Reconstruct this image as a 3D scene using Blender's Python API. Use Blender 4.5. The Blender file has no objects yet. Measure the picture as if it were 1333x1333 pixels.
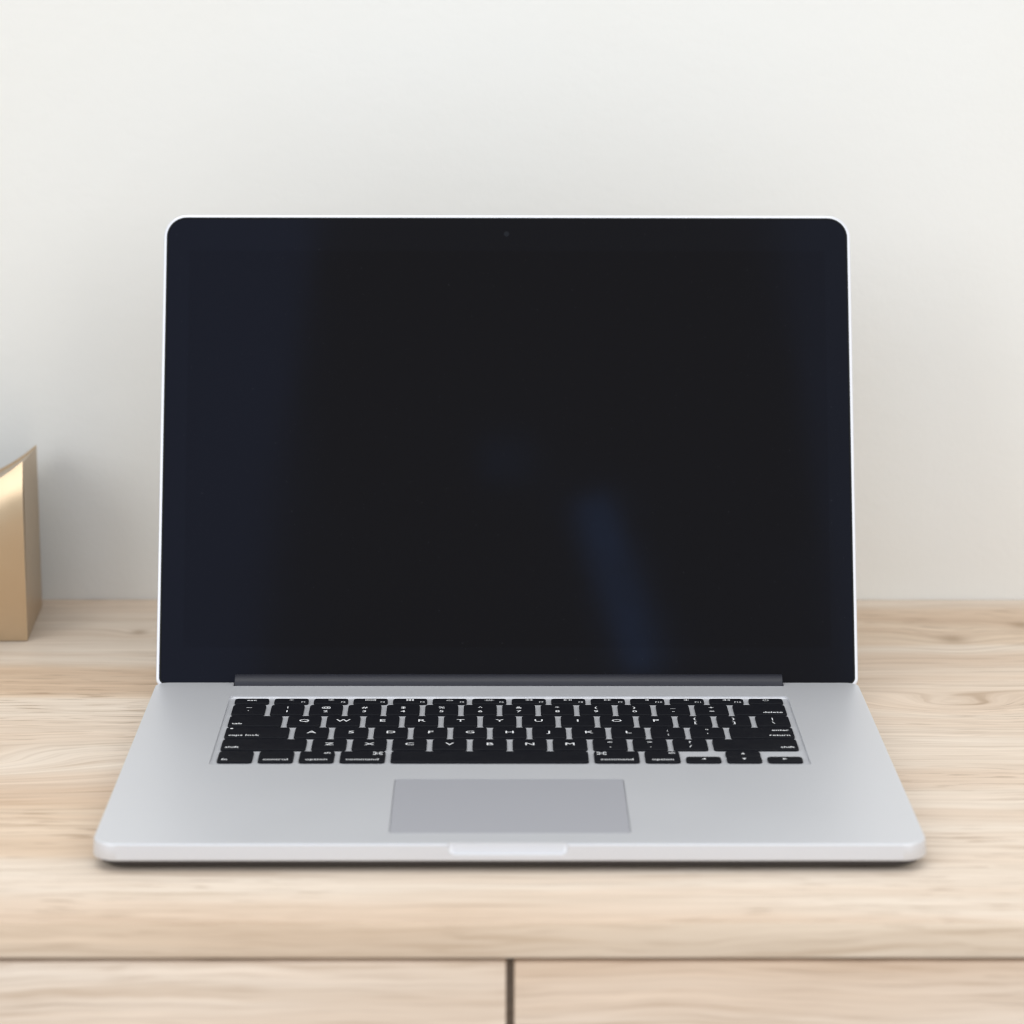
import bpy, bmesh, math, random
from mathutils import Vector, Matrix

random.seed(7)
sc = bpy.context.scene
C = sc.collection
MM = 0.001

# ------------------------------------------------------------------ camera
cam_d = bpy.data.cameras.new('camera')
cam = bpy.data.objects.new('camera', cam_d)
C.objects.link(cam)
_r = Vector((0.99998, -0.00634, 0.00212))
_u = Vector((-0.00066, 0.22163, 0.97513))
_f = Vector((0.00666, 0.97511, -0.22162))
cam.matrix_world = Matrix(((_r.x, _u.x, -_f.x, -7.118 * MM),
                           (_r.y, _u.y, -_f.y, -1173.49 * MM),
                           (_r.z, _u.z, -_f.z, 425.21 * MM),
                           (0, 0, 0, 1)))
cam_d.sensor_width = 36.0
cam_d.lens = 36.0 * 3768.4 / 1333.0
cam_d.clip_start = 0.05
cam_d.clip_end = 50
cam_d.dof.use_dof = True
cam_d.dof.focus_distance = 1.44
cam_d.dof.aperture_fstop = 7.5
cam_d.dof.aperture_blades = 9
sc.camera = cam

# ------------------------------------------------------------------ light
world = bpy.data.worlds.new('World')
sc.world = world
world.use_nodes = True
bg = world.node_tree.nodes['Background']
bg.inputs['Color'].default_value = (0.97, 0.985, 0.995, 1)
bg.inputs['Strength'].default_value = 0.80


def area_lamp(name, loc, target, sx, sy, power, color=(1, 1, 1)):
    d = bpy.data.lights.new(name, 'AREA')
    d.shape = 'RECTANGLE'
    d.size, d.size_y = sx, sy
    d.energy = power
    d.color = color
    o = bpy.data.objects.new(name, d)
    C.objects.link(o)
    o.location = loc
    o.rotation_euler = (Vector(target) - Vector(loc)).to_track_quat('-Z', 'Y').to_euler()
    return o


# the room's windows: one to the right, two behind the camera on either side
area_lamp('side_window_light', (1.9, -0.7, 1.5), (0, 0.2, 0.1), 1.3, 1.3, 5, (1.0, 0.98, 0.95))
area_lamp('front_window_light', (1.55, -2.3, 1.2), (0, 0.2, 0.1), 1.2, 1.5, 13, (1.0, 0.98, 0.95))
area_lamp('left_window_light', (-1.9, -2.0, 1.3), (0, 0.2, 0.1), 1.1, 1.4, 17, (0.95, 0.98, 1.0))
# soft light coming down from the ceiling
area_lamp('ceiling_light', (-0.3, -0.9, 3.3), (0.0, 0.2, 0), 2.6, 1.8, 34, (1.0, 0.99, 0.97))
# dim bluish lamps added far behind the camera to reflect in the screen
area_lamp('left_reflection_light', (-0.74, -2.6, 1.9), (0, 0.3, 0.1), 0.78, 1.3, 2.9, (0.18, 0.40, 1.0))
o = area_lamp('streak_reflection_light', (0.2, -2.6, 1.61), (0, 0.3, 0.1), 0.065, 0.30, 0.12, (0.15, 0.42, 1.0))  # thin lamp added for the slanted streak in the screen
o.rotation_euler.rotate_axis('Z', math.radians(16))
area_lamp('far_spot_light', (0.017, -2.6, 1.85), (0, 0.3, 0.1), 0.09, 0.07, 0.012, (0.15, 0.42, 1.0))
area_lamp('far_side_light', (0.84, -2.6, 1.9), (0, 0.3, 0.1), 0.62, 1.3, 2.0, (0.22, 0.45, 1.0))

sc.cycles.max_bounces = 6
sc.cycles.diffuse_bounces = 4
sc.cycles.glossy_bounces = 3
sc.cycles.caustics_reflective = False
sc.cycles.filter_width = 1.25
sc.view_settings.view_transform = 'Standard'
sc.view_settings.look = 'None'
sc.view_settings.exposure = 0.04
sc.view_settings.gamma = 1.0
sc.view_settings.use_curve_mapping = False


# ------------------------------------------------------------------ materials
def new_mat(name, color, rough=0.5, metal=0.0, spec=0.5):
    m = bpy.data.materials.new(name)
    m.use_nodes = True
    b = m.node_tree.nodes['Principled BSDF']
    b.inputs['Base Color'].default_value = (*color, 1)
    b.inputs['Roughness'].default_value = rough
    b.inputs['Metallic'].default_value = metal
    b.inputs['Specular IOR Level'].default_value = spec
    return m, m.node_tree, b


class NT:
    """small helper to write node graphs"""
    def __init__(self, nt):
        self.nt = nt

    def node(self, kind, **kw):
        n = self.nt.nodes.new(kind)
        for k, v in kw.items():
            setattr(n, k, v)
        return n

    def put(self, sock, v):
        if isinstance(v, bpy.types.NodeSocket):
            self.nt.links.new(v, sock)
        elif isinstance(v, (tuple, list)) and len(v) == 3 and sock.type == 'RGBA':
            sock.default_value = (*v, 1)
        else:
            sock.default_value = v

    def coord(self):
        return self.node('ShaderNodeTexCoord').outputs['Object']

    def mapping(self, vec, loc=(0, 0, 0), scale=(1, 1, 1), rot=(0, 0, 0)):
        n = self.node('ShaderNodeMapping')
        self.put(n.inputs['Vector'], vec)
        n.inputs['Location'].default_value = loc
        n.inputs['Scale'].default_value = scale
        n.inputs['Rotation'].default_value = rot
        return n.outputs[0]

    def noise(self, vec, scale, detail=3, rough=0.55, dist=0.0):
        n = self.node('ShaderNodeTexNoise')
        self.put(n.inputs['Vector'], vec)
        n.inputs['Scale'].default_value = scale
        n.inputs['Detail'].default_value = detail
        n.inputs['Roughness'].default_value = rough
        n.inputs['Distortion'].default_value = dist
        return n.outputs['Fac']

    def math(self, op, a, b=0.0, c=0.0, clamp=False):
        n = self.node('ShaderNodeMath', operation=op, use_clamp=clamp)
        self.put(n.inputs[0], a)
        self.put(n.inputs[1], b)
        self.put(n.inputs[2], c)
        return n.outputs[0]

    def ramp(self, fac, stops):
        n = self.node('ShaderNodeValToRGB')
        self.put(n.inputs[0], fac)
        e = n.color_ramp.elements
        while len(e) < len(stops):
            e.new(0.5)
        for el, (p, c) in zip(e, stops):
            el.position = p
            el.color = (*c, 1) if len(c) == 3 else c
        return n.outputs[0]

    def mix(self, fac, a, b, mode='MIX'):
        n = self.node('ShaderNodeMix', data_type='RGBA', blend_type=mode)
        self.put(n.inputs[0], fac)
        self.put(n.inputs[6], a)
        self.put(n.inputs[7], b)
        return n.outputs[2]

    def smooth(self, v, lo, hi, a=0.0, b=1.0):
        n = self.node('ShaderNodeMapRange', interpolation_type='SMOOTHSTEP')
        self.put(n.inputs[0], v)
        n.inputs[1].default_value = lo
        n.inputs[2].default_value = hi
        n.inputs[3].default_value = a
        n.inputs[4].default_value = b
        return n.outputs[0]

    def bump(self, h, strength, dist):
        n = self.node('ShaderNodeBump')
        n.inputs['Strength'].default_value = strength
        n.inputs['Distance'].default_value = dist
        self.put(n.inputs['Height'], h)
        return n.outputs[0]


def wood(name, face, seed=(0, 0, 0), knots=(), arches=(), bands=(), tint=(1, 1, 1)):
    """pale oak; the grain runs along X. face='top' reads X,Y; face='front' reads X,Z"""
    m, nt, b = new_mat(name, (0.6, 0.47, 0.33), 0.5, 0, 0.35)
    g = NT(nt)
    co = g.coord()
    if face == 'front':
        co = g.mapping(co, rot=(math.radians(-90), 0, 0))
    raw = co
    co = g.mapping(co, loc=seed)
    # grain lines wander a little across the board
    w = g.noise(g.mapping(co, scale=(3.0, 9.0, 9.0)), 1.0, 3)
    sep = g.node('ShaderNodeSeparateXYZ')
    g.put(sep.inputs[0], co)
    rsep = g.node('ShaderNodeSeparateXYZ')
    g.put(rsep.inputs[0], raw)
    y = g.math('MULTIPLY_ADD', w, 0.02, sep.outputs[1])
    w2 = g.noise(g.mapping(co, scale=(16, 30, 30)), 1.0, 2)
    y = g.math('MULTIPLY_ADD', w2, 0.006, y)
    # knots push the lines aside
    kmask = None
    for (kx, ky, kr) in knots:
        dx = g.math('MULTIPLY', g.math('SUBTRACT', rsep.outputs[0], kx), 0.85)
        dy = g.math('MULTIPLY', g.math('SUBTRACT', rsep.outputs[1], ky), 0.75)
        d2 = g.math('ADD', g.math('MULTIPLY', dx, dx), g.math('MULTIPLY', dy, dy))
        e = g.math('POWER', 2.718, g.math('MULTIPLY', d2, -1.0 / (kr * 2.4) ** 2))
        y = g.math('ADD', y, g.math('MULTIPLY', e, kr * 1.6))
        core = g.math('POWER', 2.718, g.math('MULTIPLY', d2, -1.0 / (kr * 0.8) ** 2))
        kmask = core if kmask is None else g.math('MAXIMUM', kmask, core)
    # cathedral arches: nested flat parabolas
    for (ax, ay, al, ah) in arches:
        dx = g.math('DIVIDE', g.math('SUBTRACT', rsep.outputs[0], ax), al)
        dy = g.math('DIVIDE', g.math('SUBTRACT', rsep.outputs[1], ay), ah)
        d2 = g.math('ADD', g.math('MULTIPLY', dx, dx), g.math('MULTIPLY', dy, dy))
        e = g.math('POWER', 2.718, g.math('MULTIPLY', d2, -1.0))
        y = g.math('ADD', y, g.math('MULTIPLY', e, ah * 1.1))
    cv = g.node('ShaderNodeCombineXYZ')
    g.put(cv.inputs[0], sep.outputs[0])
    g.put(cv.inputs[1], y)
    g.put(cv.inputs[2], sep.outputs[2])
    gv = cv.outputs[0]
    broad = g.noise(g.mapping(gv, scale=(1.3, 17, 1)), 1.0, 2, 0.5)
    med = g.noise(g.mapping(gv, scale=(3.2, 85, 1)), 1.0, 4, 0.6)
    line = g.noise(g.mapping(gv, loc=(0.7, 5.1, 0), scale=(7, 210, 1)), 1.0, 3, 0.62)
    pore = g.noise(g.mapping(gv, loc=(2.7, 9.1, 0), scale=(38, 520, 1)), 1.0, 1, 0.4)
    fine = g.noise(g.mapping(gv, scale=(14, 520, 1)), 1.0, 3, 0.6)
    col = g.ramp(broad, [(0.28, (0.65, 0.49, 0.35)), (0.44, (0.73, 0.595, 0.46)),
                         (0.58, (0.775, 0.67, 0.545)), (0.74, (0.69, 0.545, 0.41))])
    col = g.mix(0.75, col, g.ramp(med, [(0.28, (0.83, 0.77, 0.71)), (0.42, (0.95, 0.935, 0.92)),
                                        (0.6, (1.0, 1.0, 1.0)), (0.75, (1.08, 1.07, 1.05))]), 'MULTIPLY')
    col = g.mix(0.55, col, g.ramp(fine, [(0.3, (0.72, 0.66, 0.6)), (0.5, (1, 1, 1)),
                                         (0.7, (1.06, 1.06, 1.06))]), 'MULTIPLY')
    col = g.mix(0.8, col, g.ramp(line, [(0.30, (0.76, 0.70, 0.63)), (0.41, (0.95, 0.935, 0.92)), (0.55, (1.0, 1.0, 1.0)),
                                       (0.62, (1.06, 1.06, 1.06)), (0.72, (1.14, 1.15, 1.16))]), 'MULTIPLY')
    patch = g.noise(g.mapping(co, scale=(5, 11, 1)), 1.0, 2)
    col = g.mix(g.math('MULTIPLY', g.smooth(pore, 0.60, 0.68), g.smooth(patch, 0.40, 0.58, 0, 0.65 if face == 'top' else 0.2)), col, (0.40, 0.285, 0.19))
    # sparse dark pores / streaks
    st = g.noise(g.mapping(gv, loc=(3.3, 1.7, 0), scale=(4, 230, 1)), 1.0, 2, 0.5)
    col = g.mix(g.smooth(st, 0.655, 0.70, 0, 0.6), col, (0.38, 0.27, 0.18))
    # darker growth bands: (y0, y1, x where the band fades, +1 right / -1 left)
    for (b0, b1, bx, sd) in bands:
        yy = g.math('MULTIPLY_ADD', w, 0.012, g.math('SUBTRACT', rsep.outputs[1], 0.006))
        k = g.math('MULTIPLY', g.smooth(yy, b0 - 0.004, b0 + 0.004), g.smooth(yy, b1 - 0.008, b1 + 0.008, 1, 0))
        k = g.math('MULTIPLY', k, g.smooth(g.math('MULTIPLY', g.math('SUBTRACT', rsep.outputs[0], bx), sd), -0.06, 0.06))
        col = g.mix(g.math('MULTIPLY', k, 0.8), col, (0.90, 0.81, 0.71), 'MULTIPLY')
    col = g.mix(1.0, col, (0.955 * tint[0], 0.96 * tint[1], 0.995 * tint[2]), 'MULTIPLY')
    if kmask is not None:
        col = g.mix(g.math('MULTIPLY', kmask, 0.62), col, (0.27, 0.17, 0.09))
    g.put(b.inputs['Base Color'], col)
    g.put(b.inputs['Roughness'], g.smooth(fine, 0.2, 0.8, 0.56, 0.44))
    g.put(b.inputs['Normal'], g.bump(g.math('ADD', fine, med), 0.25, 0.0004))
    return m


M = {}
M['wood_top'] = wood('pale_oak_top', 'top', (0.13, 0.37, 0),
                     knots=[(0.2486, 0.379, 0.0085), (0.292, 0.409, 0.007), (-0.205, 0.393, 0.005)],
                     arches=[(0.235, 0.248, 0.05, 0.022), (-0.27, 0.15, 0.07, 0.03)],
                     bands=[(0.366, 0.447, 0.0, 1), (0.262, 0.325, 0.0, -1), (0.02, 0.10, -0.1, -1)])
M['wood_edge'] = wood('pale_oak_edge', 'front', (1.7, 0.9, 0), tint=(0.95, 0.91, 0.85))
M['wood_front_a'] = wood('pale_oak_drawer', 'front', (4.1, 2.2, 0), arches=[(-0.1, 0.05, 0.12, 0.03)])
M['wood_front_b'] = wood('pale_oak_drawer_two', 'front', (7.9, 5.1, 0), arches=[(0.24, 0.06, 0.07, 0.035)])
M['wood_in'] = wood('oak_carcass', 'front', (2.2, 6.6, 0))

# wall paint
m, nt, b = new_mat('white_wall_paint', (0.80, 0.80, 0.77), 0.75, 0, 0.25)
g = NT(nt)
co = g.coord()
v = g.noise(co, 2.2, 3)
g.put(b.inputs['Base Color'], g.mix(g.smooth(v, 0.3, 0.7), (0.79, 0.785, 0.745), (0.81, 0.812, 0.785)))
h = g.math('ADD', g.noise(co, 260, 3), g.math('MULTIPLY', g.noise(co, 40, 2), 1.5))
g.put(b.inputs['Normal'], g.bump(h, 0.12, 0.0015))
M['wall'] = m

# sand-blasted anodised aluminium
m, nt, b = new_mat('satin_aluminium', (0.70, 0.715, 0.74), 0.42, 0.5)
g = NT(nt)
co = g.coord()
n1 = g.noise(co, 14, 3)
n2 = g.noise(co, 4200, 2)
g.put(b.inputs['Roughness'], g.math('ADD', g.smooth(n1, 0.3, 0.7, 0.415, 0.435), g.math('MULTIPLY', n2, 0.03)))
g.put(b.inputs['Base Color'], g.mix(g.smooth(n2, 0.3, 0.7), (0.675, 0.685, 0.715), (0.705, 0.715, 0.745)))
g.put(b.inputs['Normal'], g.bump(n2, 0.06, 0.00005))
M['alu'] = m
m, nt, b = new_mat('trackpad_glass', (0.50, 0.505, 0.545), 0.42, 0.4, 0.4)
M['pad'] = m
m, nt, b = new_mat('aluminium_well', (0.56, 0.57, 0.60), 0.5, 0.3)
M['well'] = m


def screen_mat(name, color, spec, smear):
    m, nt, b = new_mat(name, color, 0.1, 0, spec)
    g = NT(nt)
    co = g.coord()
    n = g.noise(g.mapping(co, scale=(1, 1, 1)), 9, 4, 0.6)
    g.put(b.inputs['Roughness'], g.smooth(n, 0.3, 0.75, 0.05, 0.10))
    dust = g.noise(co, 900, 2, 0.5)
    g.put(b.inputs['Base Color'], g.mix(g.smooth(dust, 0.70, 0.80, 0, 0.5), color, (0.03, 0.032, 0.036)))
    b.inputs['Specular Tint'].default_value = (0.93, 0.89, 1.0, 1)
    return m


M['bezel'] = screen_mat('bezel_glass', (0.0034, 0.0036, 0.0046), 0.13, 0.0)
M['display'] = screen_mat('display_glass', (0.003, 0.003, 0.0036), 0.125, 0.0)
M['hinge'] = new_mat('dark_hinge_plastic', (0.021, 0.022, 0.031), 0.42, 0, 0.4)[0]
M['under'] = new_mat('shadow_dark_bottom_case', (0.05, 0.045, 0.045), 0.6, 0.0, 0.2)[0]  # shadow beneath the laptop put into the colour of its underside
M['gasket'] = new_mat('black_rubber', (0.008, 0.009, 0.009), 0.6, 0, 0.3)[0]
m, nt, b = new_mat('black_key_plastic', (0.0045, 0.005, 0.008), 0.46, 0, 0.17)
g = NT(nt)
n = g.noise(g.coord(), 2500, 2)
g.put(b.inputs['Normal'], g.bump(n, 0.1, 0.00003))
g.put(b.inputs['Roughness'], g.smooth(g.noise(g.coord(), 120, 3), 0.3, 0.7, 0.44, 0.56))
M['key'] = m
M['legend'] = new_mat('legend_white', (0.78, 0.79, 0.81), 0.6)[0]
M['lens'] = new_mat('webcam_lens', (0.007, 0.008, 0.011), 0.3, 0, 0.16)[0]

m, nt, b = new_mat('brushed_gold', (0.70, 0.50, 0.28), 0.28, 1.0, 0.5)
g = NT(nt)
n = g.noise(g.mapping(g.coord(), scale=(30, 30, 30)), 1.0, 3)
g.put(b.inputs['Roughness'], g.smooth(n, 0.3, 0.7, 0.33, 0.37))
g.put(b.inputs['Base Color'], g.mix(g.smooth(n, 0.2, 0.8), (0.535, 0.41, 0.27), (0.56, 0.43, 0.29)))
M['gold'] = m


# ------------------------------------------------------------------ mesh helpers
def link(name, me, mat, parent=None, loc=(0, 0, 0), smooth=35):
    o = bpy.data.objects.new(name, me)
    C.objects.link(o)
    if mat is not None and not me.materials:
        me.materials.append(mat)
    if smooth:
        me.shade_smooth()
        me.set_sharp_from_angle(angle=math.radians(smooth))
        for p_ in me.polygons:
            if len(p_.vertices) > 4:
                p_.use_smooth = False
    if parent is not None:
        o.parent = parent
    o.location = loc
    return o


def bm_mesh(bm, name):
    bmesh.ops.recalc_face_normals(bm, faces=bm.faces)
    me = bpy.data.meshes.new(name)
    bm.to_mesh(me)
    bm.free()
    return me


def empty(name, loc, label, cat):
    o = bpy.data.objects.new(name, None)
    C.objects.link(o)
    o.location = loc
    o.empty_display_size = 0.05
    o['label'] = label
    o['category'] = cat
    return o


def rr(x0, x1, y0, y1, r, n=6):
    """rounded rectangle loop; r = one radius or (x0y0, x1y0, x1y1, x0y1)"""
    if not isinstance(r, (tuple, list)):
        r = (r,) * 4
    pts = []
    for (cx, cy, sx, sy, a0, q) in ((x0, y0, 1, 1, 180, r[0]), (x1, y0, -1, 1, 270, r[1]),
                                    (x1, y1, -1, -1, 0, r[2]), (x0, y1, 1, -1, 90, r[3])):
        q = max(q, 1e-6)
        for i in range(n + 1):
            a = math.radians(a0 + 90 * i / n)
            pts.append((cx + sx * q + q * math.cos(a), cy + sy * q + q * math.sin(a)))
    return pts


def loft(loops, cap0=True, cap1=True):
    """loops: lists of 3D points with equal counts"""
    bm = bmesh.new()
    vs = [[bm.verts.new(p) for p in lp] for lp in loops]
    n = len(vs[0])
    for a, b_ in zip(vs[:-1], vs[1:]):
        for i in range(n):
            j = (i + 1) % n
            bm.faces.new((a[i], a[j], b_[j], b_[i]))
    if cap0:
        bm.faces.new(vs[0][::-1])
    if cap1:
        bm.faces.new(vs[-1])
    return bm


def slab_rr(x0, x1, y0, y1, r, prof, n=6):
    """stack of rounded rectangles; prof = [(inset, z)]"""
    loops = []
    for ins, z in prof:
        q = [max(v - ins, 0.0002 * MM) for v in (r if isinstance(r, (tuple, list)) else (r,) * 4)]
        loops.append([(x, y, z) for x, y in rr(x0 + ins, x1 - ins, y0 + ins, y1 - ins, q, n)])
    return loft(loops)


def box_bm(x0, x1, y0, y1, z0, z1, bev=0.0, seg=2):
    bm = bmesh.new()
    bmesh.ops.create_cube(bm, size=1)
    for v in bm.verts:
        v.co = Vector((x0 + (v.co.x + .5) * (x1 - x0), y0 + (v.co.y + .5) * (y1 - y0), z0 + (v.co.z + .5) * (z1 - z0)))
    if bev:
        bmesh.ops.bevel(bm, geom=list(bm.edges), offset=bev, segments=seg, profile=0.5, affect='EDGES')
    return bm


def cut(me, cutters):
    o = bpy.data.objects.new('tmp_solid', me)
    C.objects.link(o)
    tmp = []
    for cbm in cutters:
        cm = bm_mesh(cbm, 'tmp_cut')
        co_ = bpy.data.objects.new('tmp_cut', cm)
        C.objects.link(co_)
        md = o.modifiers.new('b', 'BOOLEAN')
        md.operation = 'DIFFERENCE'
        md.solver = 'EXACT'
        md.object = co_
        tmp.append(co_)
    dg = bpy.context.evaluated_depsgraph_get()
    dg.update()
    out = bpy.data.meshes.new_from_object(o.evaluated_get(dg))
    for t in tmp + [o]:
        d = t.data
        bpy.data.objects.remove(t)
        bpy.data.meshes.remove(d)
    return out


# ------------------------------------------------------------------ setting: wall
WALL_Y = 467 * MM
me = bm_mesh(box_bm(-2.2, 2.2, WALL_Y, WALL_Y + 0.12, -0.75, 2.2), 'wall')
o = link('wall', me, M['wall'], smooth=0)
o['kind'] = 'structure'

# ------------------------------------------------------------------ sideboard
FY = -59.5 * MM
sb_o = Vector((0, 0.2, -0.72))
sb = empty('sideboard', sb_o, 'pale oak sideboard with wide drawer fronts under the open laptop', 'sideboard')
SBX = 0.62


def sb_part(name, bm, mat, smooth=35):
    return link(name, bm_mesh(bm, name), mat, sb, -sb_o, smooth)


# top board: its upper sheet and its front edge band are two veneers
sb_part('top_board', box_bm(-SBX, SBX, FY + 0.9 * MM, WALL_Y - 0.6 * MM, -15 * MM, 0, 0.5 * MM), M['wood_top'])
sb_part('edge_band', box_bm(-SBX, SBX, FY, FY + 0.9 * MM, -15 * MM, -0.05 * MM, 0.4 * MM), M['wood_edge'])
GX = 0.15 * MM
for x0, x1, mt in ((-SBX + 2 * MM, GX - 1.7 * MM, M['wood_front_a']), (GX + 1.7 * MM, SBX - 2 * MM, M['wood_front_b'])):
    for k in range(3):
        zt = -16.9 * MM - k * 0.222
        sb_part('drawer_front', box_bm(x0, x1, FY + 0.4 * MM, FY + 15 * MM, zt - 0.218, zt, 0.9 * MM), mt)
sb_part('carcass', box_bm(-SBX + 1 * MM, SBX - 1 * MM, FY + 16 * MM, WALL_Y - 2 * MM, -0.72, -15.2 * MM, 0.5 * MM), M['wood_in'])

# ------------------------------------------------------------------ gold box at the left
bx_o = Vector((-0.2643, 0.3736, 0))
gb = empty('gold_organizer_box', bx_o, 'satin gold box with scooped sloping rim at the left edge, beside the laptop', 'box')
gb.rotation_euler.z = math.radians(2.6)
XR, XL = -264.3 * MM, -372 * MM
prof_x = [XR - (XR - XL) * i / 16 for i in range(17)]


def rim_z(x, back):
    t = (XR - x) / (XR - XL)
    z = 74 + 26.0 * (1 - t) ** 3.6
    return (z - (4.6 if back else 0.0)) * MM


def panel(name, y0, y1, back):
    lf, lb = [], []
    loop0 = [(x, y0, rim_z(x, back)) for x in prof_x]
    bm = bmesh.new()
    n = len(prof_x)
    # front panels bow a touch outwards
    rows = 10
    def surf(y, sgn, bow):
        out = []
        for j in range(rows + 1):
            r_ = []
            for x in prof_x:
                t = j / rows
                zz = t * rim_z(x, back)
                yy = y + (0 if back else 7.0 * MM * max(0.0, t - 0.72) ** 2 / 0.0784)
                r_.append(bm.verts.new((x, yy, zz + 0.4 * MM)))
            out.append(r_)
        return out
    A = surf(y0, -1, 0.0 if back else 1.6 * MM)
    B = surf(y1, -1, 0.0 if back else 1.6 * MM)
    for j in range(rows):
        for i in range(n - 1):
            bm.faces.new((A[j][i], A[j][i + 1], A[j + 1][i + 1], A[j + 1][i]))
            bm.faces.new((B[j][i + 1], B[j][i], B[j + 1][i], B[j + 1][i + 1]))
    for i in range(n - 1):
        bm.faces.new((A[rows][i], A[rows][i + 1], B[rows][i + 1], B[rows][i]))
        bm.faces.new((A[0][i + 1], A[0][i], B[0][i], B[0][i + 1]))
    for i in (0, n - 1):
        for j in range(rows):
            bm.faces.new((A[j][i], A[j + 1][i], B[j + 1][i], B[j][i]))
    return link(name, bm_mesh(bm, name), M['gold'], gb, -bx_o, 40)


BY0, BY1 = 373.6 * MM, 449 * MM
panel('front_panel', BY0, BY0 + 2.5 * MM, False)
panel('back_panel', BY1 - 2.5 * MM, BY1, True)
for x0, x1 in ((XR - 2.4 * MM, XR - 0.05 * MM), (XL + 0.05 * MM, XL + 2.4 * MM)):
    zf, zb = rim_z(x0, False), rim_z(x0, True)
    pts = [(BY0 + 1.2 * MM, 0.4 * MM), (BY1 - 2.6 * MM, 0.4 * MM), (BY1 - 2.6 * MM, zb), (BY0 + 9.4 * MM, zf - .2 * MM)]
    link('side_panel', bm_mesh(loft([[(x0, y, z) for y, z in pts], [(x1, y, z) for y, z in pts]]), 'side_panel'),
         M['gold'], gb, -bx_o, 35)
link('bottom_panel', bm_mesh(box_bm(XL + 2.5 * MM, XR - 2.5 * MM, BY0 + 2.6 * MM, BY1 - 2.6 * MM, 0.4 * MM, 3 * MM), 'bottom_panel'),
     M['gold'], gb, -bx_o, 35)

bm = bmesh.new()
va = [bm.verts.new((x, BY0 + 9.6 * MM, rim_z(x, False) - 0.6 * MM)) for x in prof_x]
vb = [bm.verts.new((x, BY1 - 2.6 * MM, rim_z(x, True) - 0.6 * MM)) for x in prof_x]
vc = [bm.verts.new((x, BY0 + 9.6 * MM, rim_z(x, False) - 3.0 * MM)) for x in prof_x]
vd = [bm.verts.new((x, BY1 - 2.6 * MM, rim_z(x, True) - 3.0 * MM)) for x in prof_x]
for i in range(len(prof_x) - 1):
    for p, q in ((va, vb), (vd, vc), (vb, vd), (vc, va)):
        bm.faces.new((p[i], p[i + 1], q[i + 1], q[i]))
for i in (0, -1):
    bm.faces.new((va[i], vb[i], vd[i], vc[i]))
link('top_panel', bm_mesh(bm, 'top_panel'), M['gold'], gb, -bx_o, 35)

# ------------------------------------------------------------------ laptop
DECK = 13.0            # deck height over the sideboard, mm
HW = 179.45            # half width
DB = 248.4             # depth of the base
DX = 0.7               # keyboard and trackpad sit a hair to the right
lp_o = Vector((0, 124 * MM, 0))
lp = empty('laptop', lp_o + Vector((0.4 * MM, 0, 0)), 'open silver laptop with black screen and black keys, centred on the pale oak top', 'laptop')


def lp_part(name, me, mat, parent=None, smooth=35):
    return link(name, me, mat, lp, -lp_o, smooth)


def P(v):
    return v * MM


base_bm = slab_rr(P(-HW), P(HW), 0, P(DB), (P(11), P(11), P(7), P(7)),
                  [(P(i), P(z + DECK)) for i, z in ((1.6, -7.75), (0.5, -7.6), (0.15, -7.35),
                                                    (0.0, -6.9), (0.5, -0.75), (0.6, -0.4), (0.8, -0.1), (1.2, 0.0))], 10)
base_me = bm_mesh(base_bm, 'base')
WX0, WX1, WY0, WY1 = -140.0 + DX, 140.0 + DX, 110.6, 223.3
FLOOR = -1.15
cut_well = slab_rr(P(WX0), P(WX1), P(WY0), P(WY1), P(2.6), [(P(0.25), P(DECK + FLOOR)), (0, P(DECK + FLOOR + 0.3)), (0, P(DECK + 3))], 6)
TX0, TX1, TY0, TY1 = -52.7 + DX, 51.4 + DX, 14.6, 89.2
cut_pad = slab_rr(P(TX0 - .35), P(TX1 + .35), P(TY0 - .35), P(TY1 + .35), P(2.3), [(0, P(DECK - 0.9)), (0, P(DECK + 3))], 5)
cut_hinge = box_bm(P(-139.9 + DX), P(139.9 + DX), P(241.2), P(DB + 10), P(DECK - 9.0), P(DECK + 5), P(0.8), 3)
# thumb scoop in the front edge
nl = []
for yy, hw, zb, rad in ((-3.0, 26.6, -5.0, 3.6), (0.0, 26.0, -4.9, 3.4), (0.9, 25.6, -4.5, 3.2), (1.5, 25.3, -3.0, 2.6), (2.1, 25.0, 0.6, 1.5)):
    nl.append([(P(x - 0.9), P(yy), P(z)) for x, z in rr(-hw, hw, DECK + zb, DECK + 8, (rad, rad, .5, .5), 5)])
cut_notch = loft(nl)
base_me = cut(base_me, [cut_well, cut_pad, cut_hinge, cut_notch])
base = lp_part('base', base_me, M['alu'], smooth=30)
# keyboard well floor
lp_part('keyboard_tray', bm_mesh(slab_rr(P(WX0 + .3), P(WX1 - .3), P(WY0 + .3), P(WY1 - .3), P(2.4),
        [(0, P(DECK + FLOOR + 0.01)), (0, P(DECK + FLOOR + 0.06))], 6), 'keyboard_tray'), M['well'])
# trackpad
lp_part('trackpad', bm_mesh(slab_rr(P(TX0), P(TX1), P(TY0), P(TY1), P(2.0),
        [(0, P(DECK - 0.85)), (0, P(DECK - 0.22)), (P(0.12), P(DECK - 0.1))], 5), 'trackpad'), M['pad'])
# bottom case, curving in under the front edge; dark colour stands for the shadow
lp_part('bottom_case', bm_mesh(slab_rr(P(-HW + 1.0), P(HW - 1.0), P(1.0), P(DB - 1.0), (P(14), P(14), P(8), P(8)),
        [(P(i), P(z + DECK)) for i, z in ((13, -12.2), (8, -12.05), (3.6, -11.4), (1.6, -10.4), (0.5, -9.0), (0.0, -7.8))], 10), 'bottom_case'), M['under'])
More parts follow.
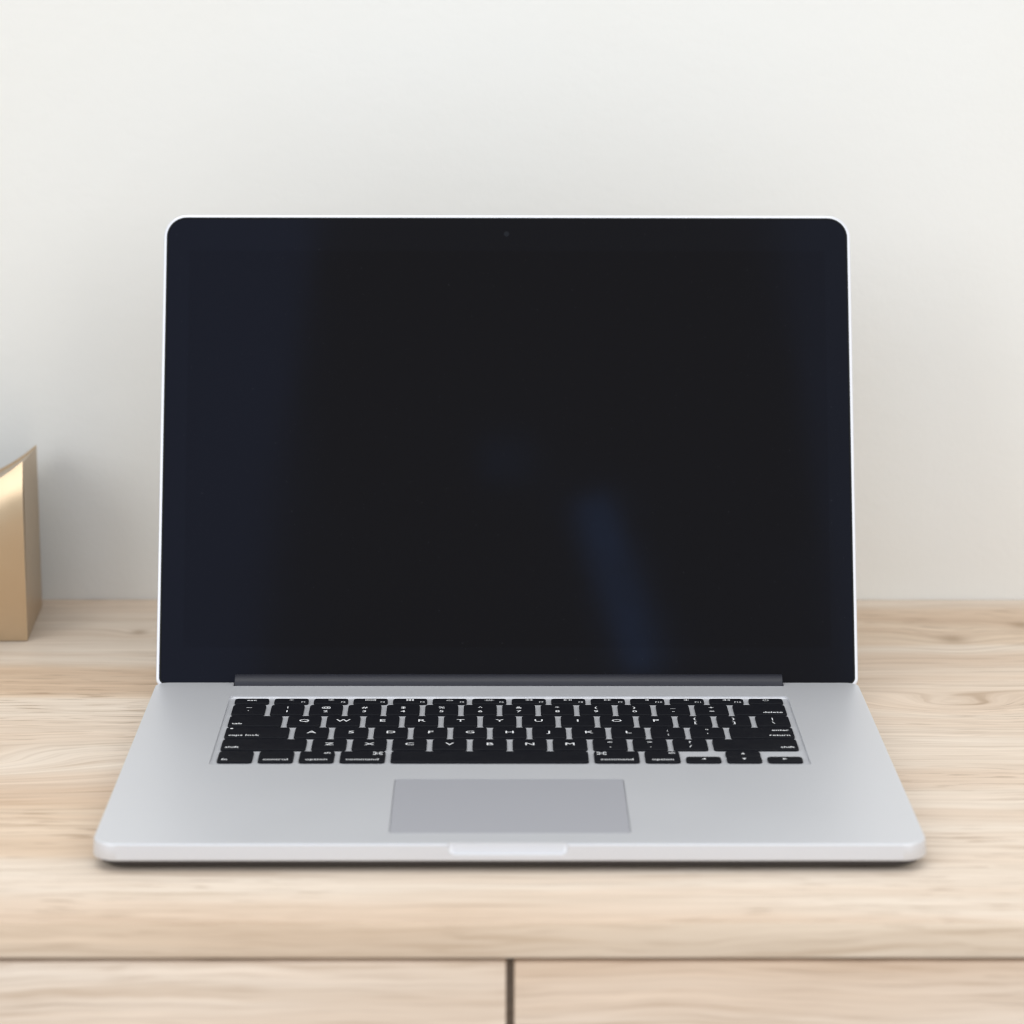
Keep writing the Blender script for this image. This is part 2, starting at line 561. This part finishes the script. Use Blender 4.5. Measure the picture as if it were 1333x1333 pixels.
# rubber feet
for fx in (-155, 155):
    for fy in (22, 228):
        bm = bmesh.new()
        lo = [[(P(fx + rr_ * math.cos(a)), P(fy + rr_ * math.sin(a)), P(z)) for a in [2 * math.pi * k / 20 for k in range(20)]]
              for rr_, z in ((7.2, 0.0), (7.8, 0.4), (8.2, 0.95))]
        bm.free()
        lp_part('rubber_foot', bm_mesh(loft(lo), 'rubber_foot'), M['gasket'])

# lid ------------------------------------------------------------
TAU = math.radians(21.32)
LY = 249.0
lid_m = Matrix(((1, 0, 0, 0),
                (0, math.sin(TAU), -math.cos(TAU), P(LY)),
                (0, math.cos(TAU), math.sin(TAU), P(DECK)),
                (0, 0, 0, 1)))      # local x = right, y = up the lid, z = out of the screen


def lid_part(name, bm, mat, parent=None, smooth=35):
    me = bm_mesh(bm, name)
    me.transform(lid_m)
    if parent is None:
        return link(name, me, mat, lp, -lp_o, smooth)
    return link(name, me, mat, parent, (0, 0, 0), smooth)


L0, L1 = -3.2, 244.9
RC = (5.0, 5.0, 12.0, 12.0)
lid = lid_part('lid', slab_rr(P(-HW), P(HW), P(L0), P(L1), tuple(P(r) for r in RC),
               [(P(3.6), P(-4.7)), (P(1.6), P(-4.3)), (P(0.5), P(-3.4)), (0, P(-2.3)), (0, P(-0.9)), (P(0.2), P(-0.35)), (P(0.7), P(-0.05)), (P(1.3), 0)], 10), M['alu'])
gw = 1.7
gas = lid_part('gasket', slab_rr(P(-HW + gw), P(HW - gw), P(L0 + 2.0), P(L1 - gw), tuple(P(max(r - gw, 1)) for r in RC),
               [(0, P(-0.2)), (0, P(0.28)), (P(0.2), P(0.36)), (P(0.6), P(0.36)), (P(0.75), P(0.1))], 10), M['gasket'])
gi = gw + 0.8
glass = lid_part('screen_glass', slab_rr(P(-HW + gi), P(HW - gi), P(L0 + 2.8), P(L1 - gi), tuple(P(max(r - gi, 1)) for r in RC),
                 [(0, P(-0.1)), (0, P(0.2)), (P(0.1), P(0.26))], 10), M['bezel'])
disp = lid_part('display', slab_rr(P(-165.8), P(165.8), P(17.5), P(225.5), P(0.5), [(0, P(0.2)), (0, P(0.264))], 2), M['display'], glass)
lo = [[(P(-0.4 + rr_ * math.cos(a)), P(234.6 + rr_ * math.sin(a)), P(z)) for a in [2 * math.pi * k / 24 for k in range(24)]]
      for rr_, z in ((1.35, 0.2), (1.35, 0.27), (1.2, 0.28))]
lid_part('webcam', loft(lo), M['lens'], glass)

# hinge cover: dark rounded bar lying in the notch of the base
prof = []
cy, cz, rad = 246.9, DECK - 1.0, 5.5
for k in range(26):
    a = 2 * math.pi * k / 26
    prof.append((cy + rad * math.cos(a), cz + rad * 0.98 * math.sin(a)))
xs = [(-139.4, 0.93), (-139.1, 1.0), (139.1, 1.0), (139.4, 0.93)]
lo = [[(P(x + DX), P(cy + (y - cy) * s), P(cz + (z - cz) * s)) for y, z in prof] for x, s in xs]
lp_part('hinge_cover', bm_mesh(loft(lo), 'hinge_cover'), M['hinge'])

# ------------------------------------------------------------------ keys
ZT = 0.05              # key top relative to the deck
KB = FLOOR + 0.12
U, GAP = 19.05, 2.65
X0 = -136.82 + DX
Y0 = 115.4             # front edge of the space bar row
key_meshes = {}


def key_mesh(w, d):
    k = (round(w, 2), round(d, 2))
    if k not in key_meshes:
        r = 1.9
        bm = slab_rr(P(-w / 2), P(w / 2), P(-d / 2), P(d / 2), P(r),
                     [(P(0.0), P(KB - ZT)), (P(0.0), P(-0.32)), (P(0.1), P(-0.1)), (P(0.34), 0)], 4)
        me = bm_mesh(bm, 'key')
        me.materials.append(M['key'])
        key_meshes[k] = me
    return key_meshes[k]


text_cache = {}


def text_geo(s, size, align='CENTER'):
    k = (s, size, align)
    if k not in text_cache:
        cu = bpy.data.curves.new('t', 'FONT')
        cu.body = s
        cu.size = P(size)
        cu.align_x = align
        cu.resolution_u = 2
        cu.offset = P(0.035)
        to = bpy.data.objects.new('t', cu)
        C.objects.link(to)
        dg = bpy.context.evaluated_depsgraph_get()
        me = bpy.data.meshes.new_from_object(to.evaluated_get(dg))
        vs = [v.co.copy() for v in me.vertices]
        fs = [tuple(p.vertices) for p in me.polygons]
        bpy.data.objects.remove(to)
        bpy.data.curves.remove(cu)
        bpy.data.meshes.remove(me)
        text_cache[k] = (vs, fs)
    return text_cache[k]


class Leg:
    """collects the flat white marks printed on one key"""
    def __init__(self):
        self.v, self.f = [], []

    def text(self, s, x, y, size, align='CENTER', sx=1.12):
        vs, fs = text_geo(s, size, align)
        o_ = len(self.v)
        # y is the middle of the capital height
        self.v += [(P(x) + c.x * sx, P(y) + c.y - P(size * 0.36), 0) for c in vs]
        self.f += [tuple(i + o_ for i in f) for f in fs]

    def poly(self, pts):
        o_ = len(self.v)
        self.v += [(P(x), P(y), 0) for x, y in pts]
        self.f.append(tuple(range(o_, o_ + len(pts))))

    def ring(self, x, y, r, w=0.25, n=14, a0=0, a1=360):
        for i in range(n):
            a, b_ = (math.radians(a0 + (a1 - a0) * t / n) for t in (i, i + 1))
            self.poly([(x + (r - w) * math.cos(a), y + (r - w) * math.sin(a)), (x + r * math.cos(a), y + r * math.sin(a)),
                       (x + r * math.cos(b_), y + r * math.sin(b_)), (x + (r - w) * math.cos(b_), y + (r - w) * math.sin(b_))])

    def disc(self, x, y, r, n=12):
        self.poly([(x + r * math.cos(2 * math.pi * i / n), y + r * math.sin(2 * math.pi * i / n)) for i in range(n)])

    def bar(self, x0, x1, y0, y1):
        self.poly([(x0, y0), (x1, y0), (x1, y1), (x0, y1)])

    def frame(self, x0, x1, y0, y1, w=0.25):
        self.bar(x0, x1, y0, y0 + w); self.bar(x0, x1, y1 - w, y1)
        self.bar(x0, x0 + w, y0 + w, y1 - w); self.bar(x1 - w, x1, y0 + w, y1 - w)

    def sun(self, x, y, s):
        self.ring(x, y, 0.75 * s, 0.28 * s)
        for k in range(8):
            a = math.radians(45 * k)
            c, n_ = math.cos(a), math.sin(a)
            h = 0.13 * s
            self.poly([(x + 1.05 * s * c - h * n_, y + 1.05 * s * n_ + h * c), (x + 1.05 * s * c + h * n_, y + 1.05 * s * n_ - h * c),
                       (x + 1.6 * s * c + h * n_, y + 1.6 * s * n_ - h * c), (x + 1.6 * s * c - h * n_, y + 1.6 * s * n_ + h * c)])

    def speaker(self, x, y, waves):
        self.bar(x - 1.4, x - 0.7, y - 0.45, y + 0.45)
        self.poly([(x - 0.7, y - 0.45), (x + 0.3, y - 1.1), (x + 0.3, y + 1.1), (x - 0.7, y + 0.45)])
        for k in range(waves):
            self.ring(x + 0.2, y, 0.9 + 0.6 * k, 0.25, 6, -45, 45)

    def tri(self, x, y, w, h, d):
        if d == 'l': self.poly([(x + w / 2, y - h / 2), (x + w / 2, y + h / 2), (x - w / 2, y)])
        if d == 'r': self.poly([(x - w / 2, y + h / 2), (x - w / 2, y - h / 2), (x + w / 2, y)])
        if d == 'u': self.poly([(x - w / 2, y - h / 2), (x + w / 2, y - h / 2), (x, y + h / 2)])
        if d == 'd': self.poly([(x + w / 2, y + h / 2), (x - w / 2, y + h / 2), (x, y - h / 2)])

    def command(self, x, y, s):
        w = 0.24 * s
        q = 0.55 * s
        for sx in (-1, 1):
            self.bar(x + sx * q - w / 2, x + sx * q + w / 2, y - q - w / 2, y + q + w / 2)
            self.bar(x - q, x + q, y + sx * q - w / 2, y + sx * q + w / 2)
            for sy in (-1, 1):
                self.ring(x + sx * (q + 0.42 * s), y + sy * (q + 0.42 * s), 0.50 * s, w, 12)

    def build(self, key, w, d):
        if not self.v:
            return
        me = bpy.data.meshes.new('legend')
        me.from_pydata(self.v, [], self.f)
        # all marks face up
        bm = bmesh.new()
        bm.from_mesh(me)
        for f in bm.faces:
            f.normal_update()
            if f.normal.z < 0:
                f.normal_flip()
        bm.to_mesh(me)
        bm.free()
        link('legend', me, M['legend'], key, (0, 0, P(0.025)), 0)


def key(xl, yf, w, d):
    """key with its left edge at xl and its front edge at yf"""
    o_ = link('key', key_mesh(w, d), None, lp, Vector((P(xl + w / 2), P(yf + d / 2), P(DECK + ZT))) - lp_o, 35)
    return o_


KD = U - GAP
SM = 3.45               # small word size


def letter(c):
    def f(l, w, d):
        l.text(c, 0, 0.4, 5.3, sx=1.25)
    return f


def pair(a, b_):
    def f(l, w, d):
        l.text(a, 0, 3.3, 4.4)
        l.text(b_, 0, -3.1, 4.4)
    return f


def word(s, side, y=-4.6, dot=False, up=None, size=SM):
    def f(l, w, d):
        x = {'l': -w / 2 + 1.9, 'r': w / 2 - 1.9, 'c': 0}[side]
        l.text(s, x, y, size, {'l': 'LEFT', 'r': 'RIGHT', 'c': 'CENTER'}[side], sx=1.15)
        if dot:
            l.disc(-w / 2 + 2.6, d / 2 - 2.2, 0.75)
        if up == 'cmdR':
            l.command(w / 2 - 3.6, d / 2 - 3.6, 1.6)
        elif up == 'cmdL':
            l.command(-w / 2 + 3.6, d / 2 - 3.6, 1.6)
        elif up == 'altR':
            l.text('alt', w / 2 - 1.9, d / 2 - 2.8, 3.0, 'RIGHT')
        elif up:
            l.text(up, x, d / 2 - 4.6, size, 'RIGHT')
    return f


def nothing(l, w, d):
    pass


rows = [
    # bottom row is handled apart (arrows)
    [(2.25, word('shift', 'l'))] + [(1, letter(c)) for c in 'ZXCVBNM'] + [(1, pair('<', ',')), (1, pair('>', '.')), (1, pair('?', '/')), (2.25, word('shift', 'r'))],
    [(1.75, word('caps lock', 'l', dot=True))] + [(1, letter(c)) for c in 'ASDFGHJKL'] + [(1, pair(':', ';')), (1, pair('"', "'")), (1.75, word('return', 'r', up='enter'))],
    [(1.5, word('tab', 'l'))] + [(1, letter(c)) for c in 'QWERTYUIOP'] + [(1, pair('{', '[')), (1, pair('}', ']')), (1, pair('|', '\\'))],
    [(1, pair('~', '`'))] + [(1, pair(a, b_)) for a, b_ in zip('!@#$%^&*()', '1234567890')] + [(1, pair('_', '-')), (1, pair('+', '=')), (1.5, word('delete', 'r'))],
]


def place_row(y, items):
    x = X0
    for wu, fn in items:
        w = wu * U - GAP
        k = key(x, y, w, KD)
        l = Leg()
        fn(l, w, KD)
        l.build(k, w, KD)
        x += wu * U
    return x


xe = place_row(Y0, [(1, word('fn', 'l')), (1, word('control', 'c')), (1, word('option', 'c', up='altR')), (1.25, word('command', 'c', up='cmdR')),
                    (5, nothing), (1.25, word('command', 'c', up='cmdL')), (1, word('option', 'c', up='altR'))])
hd = (KD - 0.35) / 2
for i, (dx, dy, dr) in enumerate(((0, 0, 'l'), (1, 0, 'd'), (1, 1, 'u'), (2, 0, 'r'))):
    w = U - GAP
    k = key(xe + dx * U, Y0 + dy * (hd + 0.35), w, hd)
    l = Leg()
    l.tri(0, 0.3, 1.9, 2.2, dr)
    l.build(k, w, hd)
for i, items in enumerate(rows):
    place_row(Y0 + U * (i + 1), items)

# function row
FP = (14.5 * U) / 14
FD = 8.2


def fkey(i):
    l = Leg()
    w = FP - GAP
    cx, cy_ = 0, 1.4
    if i == 0:
        l.text('esc', 0, 1.0, SM)
        return l
    if i < 13:
        l.text('F%d' % i, w / 2 - 1.2, -2.2, 2.2, 'RIGHT')
    if i == 1: l.sun(cx, cy_, 0.75)
    if i == 2: l.sun(cx, cy_, 1.0)
    if i == 3:
        l.frame(-2.6, 2.6, 0.0, 2.9); l.frame(-1.9, -0.2, 0.6, 2.2, .22); l.frame(0.4, 1.9, 0.6, 2.2, .22)
    if i == 4:
        for a in range(3):
            for b_ in range(3):
                l.bar(-1.9 + a * 1.35, -0.9 + a * 1.35, -0.1 + b_ * 1.1, 0.7 + b_ * 1.1)
    if i in (5, 6):
        l.bar(-1.6, 1.6, -0.2, 0.25)
        for k in range(5):
            a = math.radians(20 + 35 * k)
            r0, r1 = 1.1, (1.8 if i == 5 else 2.6)
            c, s = math.cos(a), math.sin(a)
            l.poly([(r0 * c - .14 * s, .3 + r0 * s + .14 * c), (r0 * c + .14 * s, .3 + r0 * s - .14 * c),
                    (r1 * c + .14 * s, .3 + r1 * s - .14 * c), (r1 * c - .14 * s, .3 + r1 * s + .14 * c)])
    if i == 7: l.tri(-1.0, cy_, 1.8, 2.0, 'l'); l.tri(0.9, cy_, 1.8, 2.0, 'l')
    if i == 8: l.tri(-1.2, cy_, 2.0, 2.0, 'r'); l.bar(.3, .75, .4, 2.4); l.bar(1.2, 1.65, .4, 2.4)
    if i == 9: l.tri(-0.9, cy_, 1.8, 2.0, 'r'); l.tri(1.0, cy_, 1.8, 2.0, 'r')
    if i == 10: l.speaker(0.4, cy_, 0)
    if i == 11: l.speaker(0, cy_, 1)
    if i == 12: l.speaker(-0.3, cy_, 3)
    if i == 13:
        l.ring(0, 1.0, 1.5, 0.3, 14, 120, 420); l.bar(-0.15, 0.15, 1.1, 2.9)
    return l


for i in range(14):
    w = FP - GAP
    k = key(X0 + i * FP, Y0 + 5 * U, w, FD)
    fkey(i).build(k, w, FD)
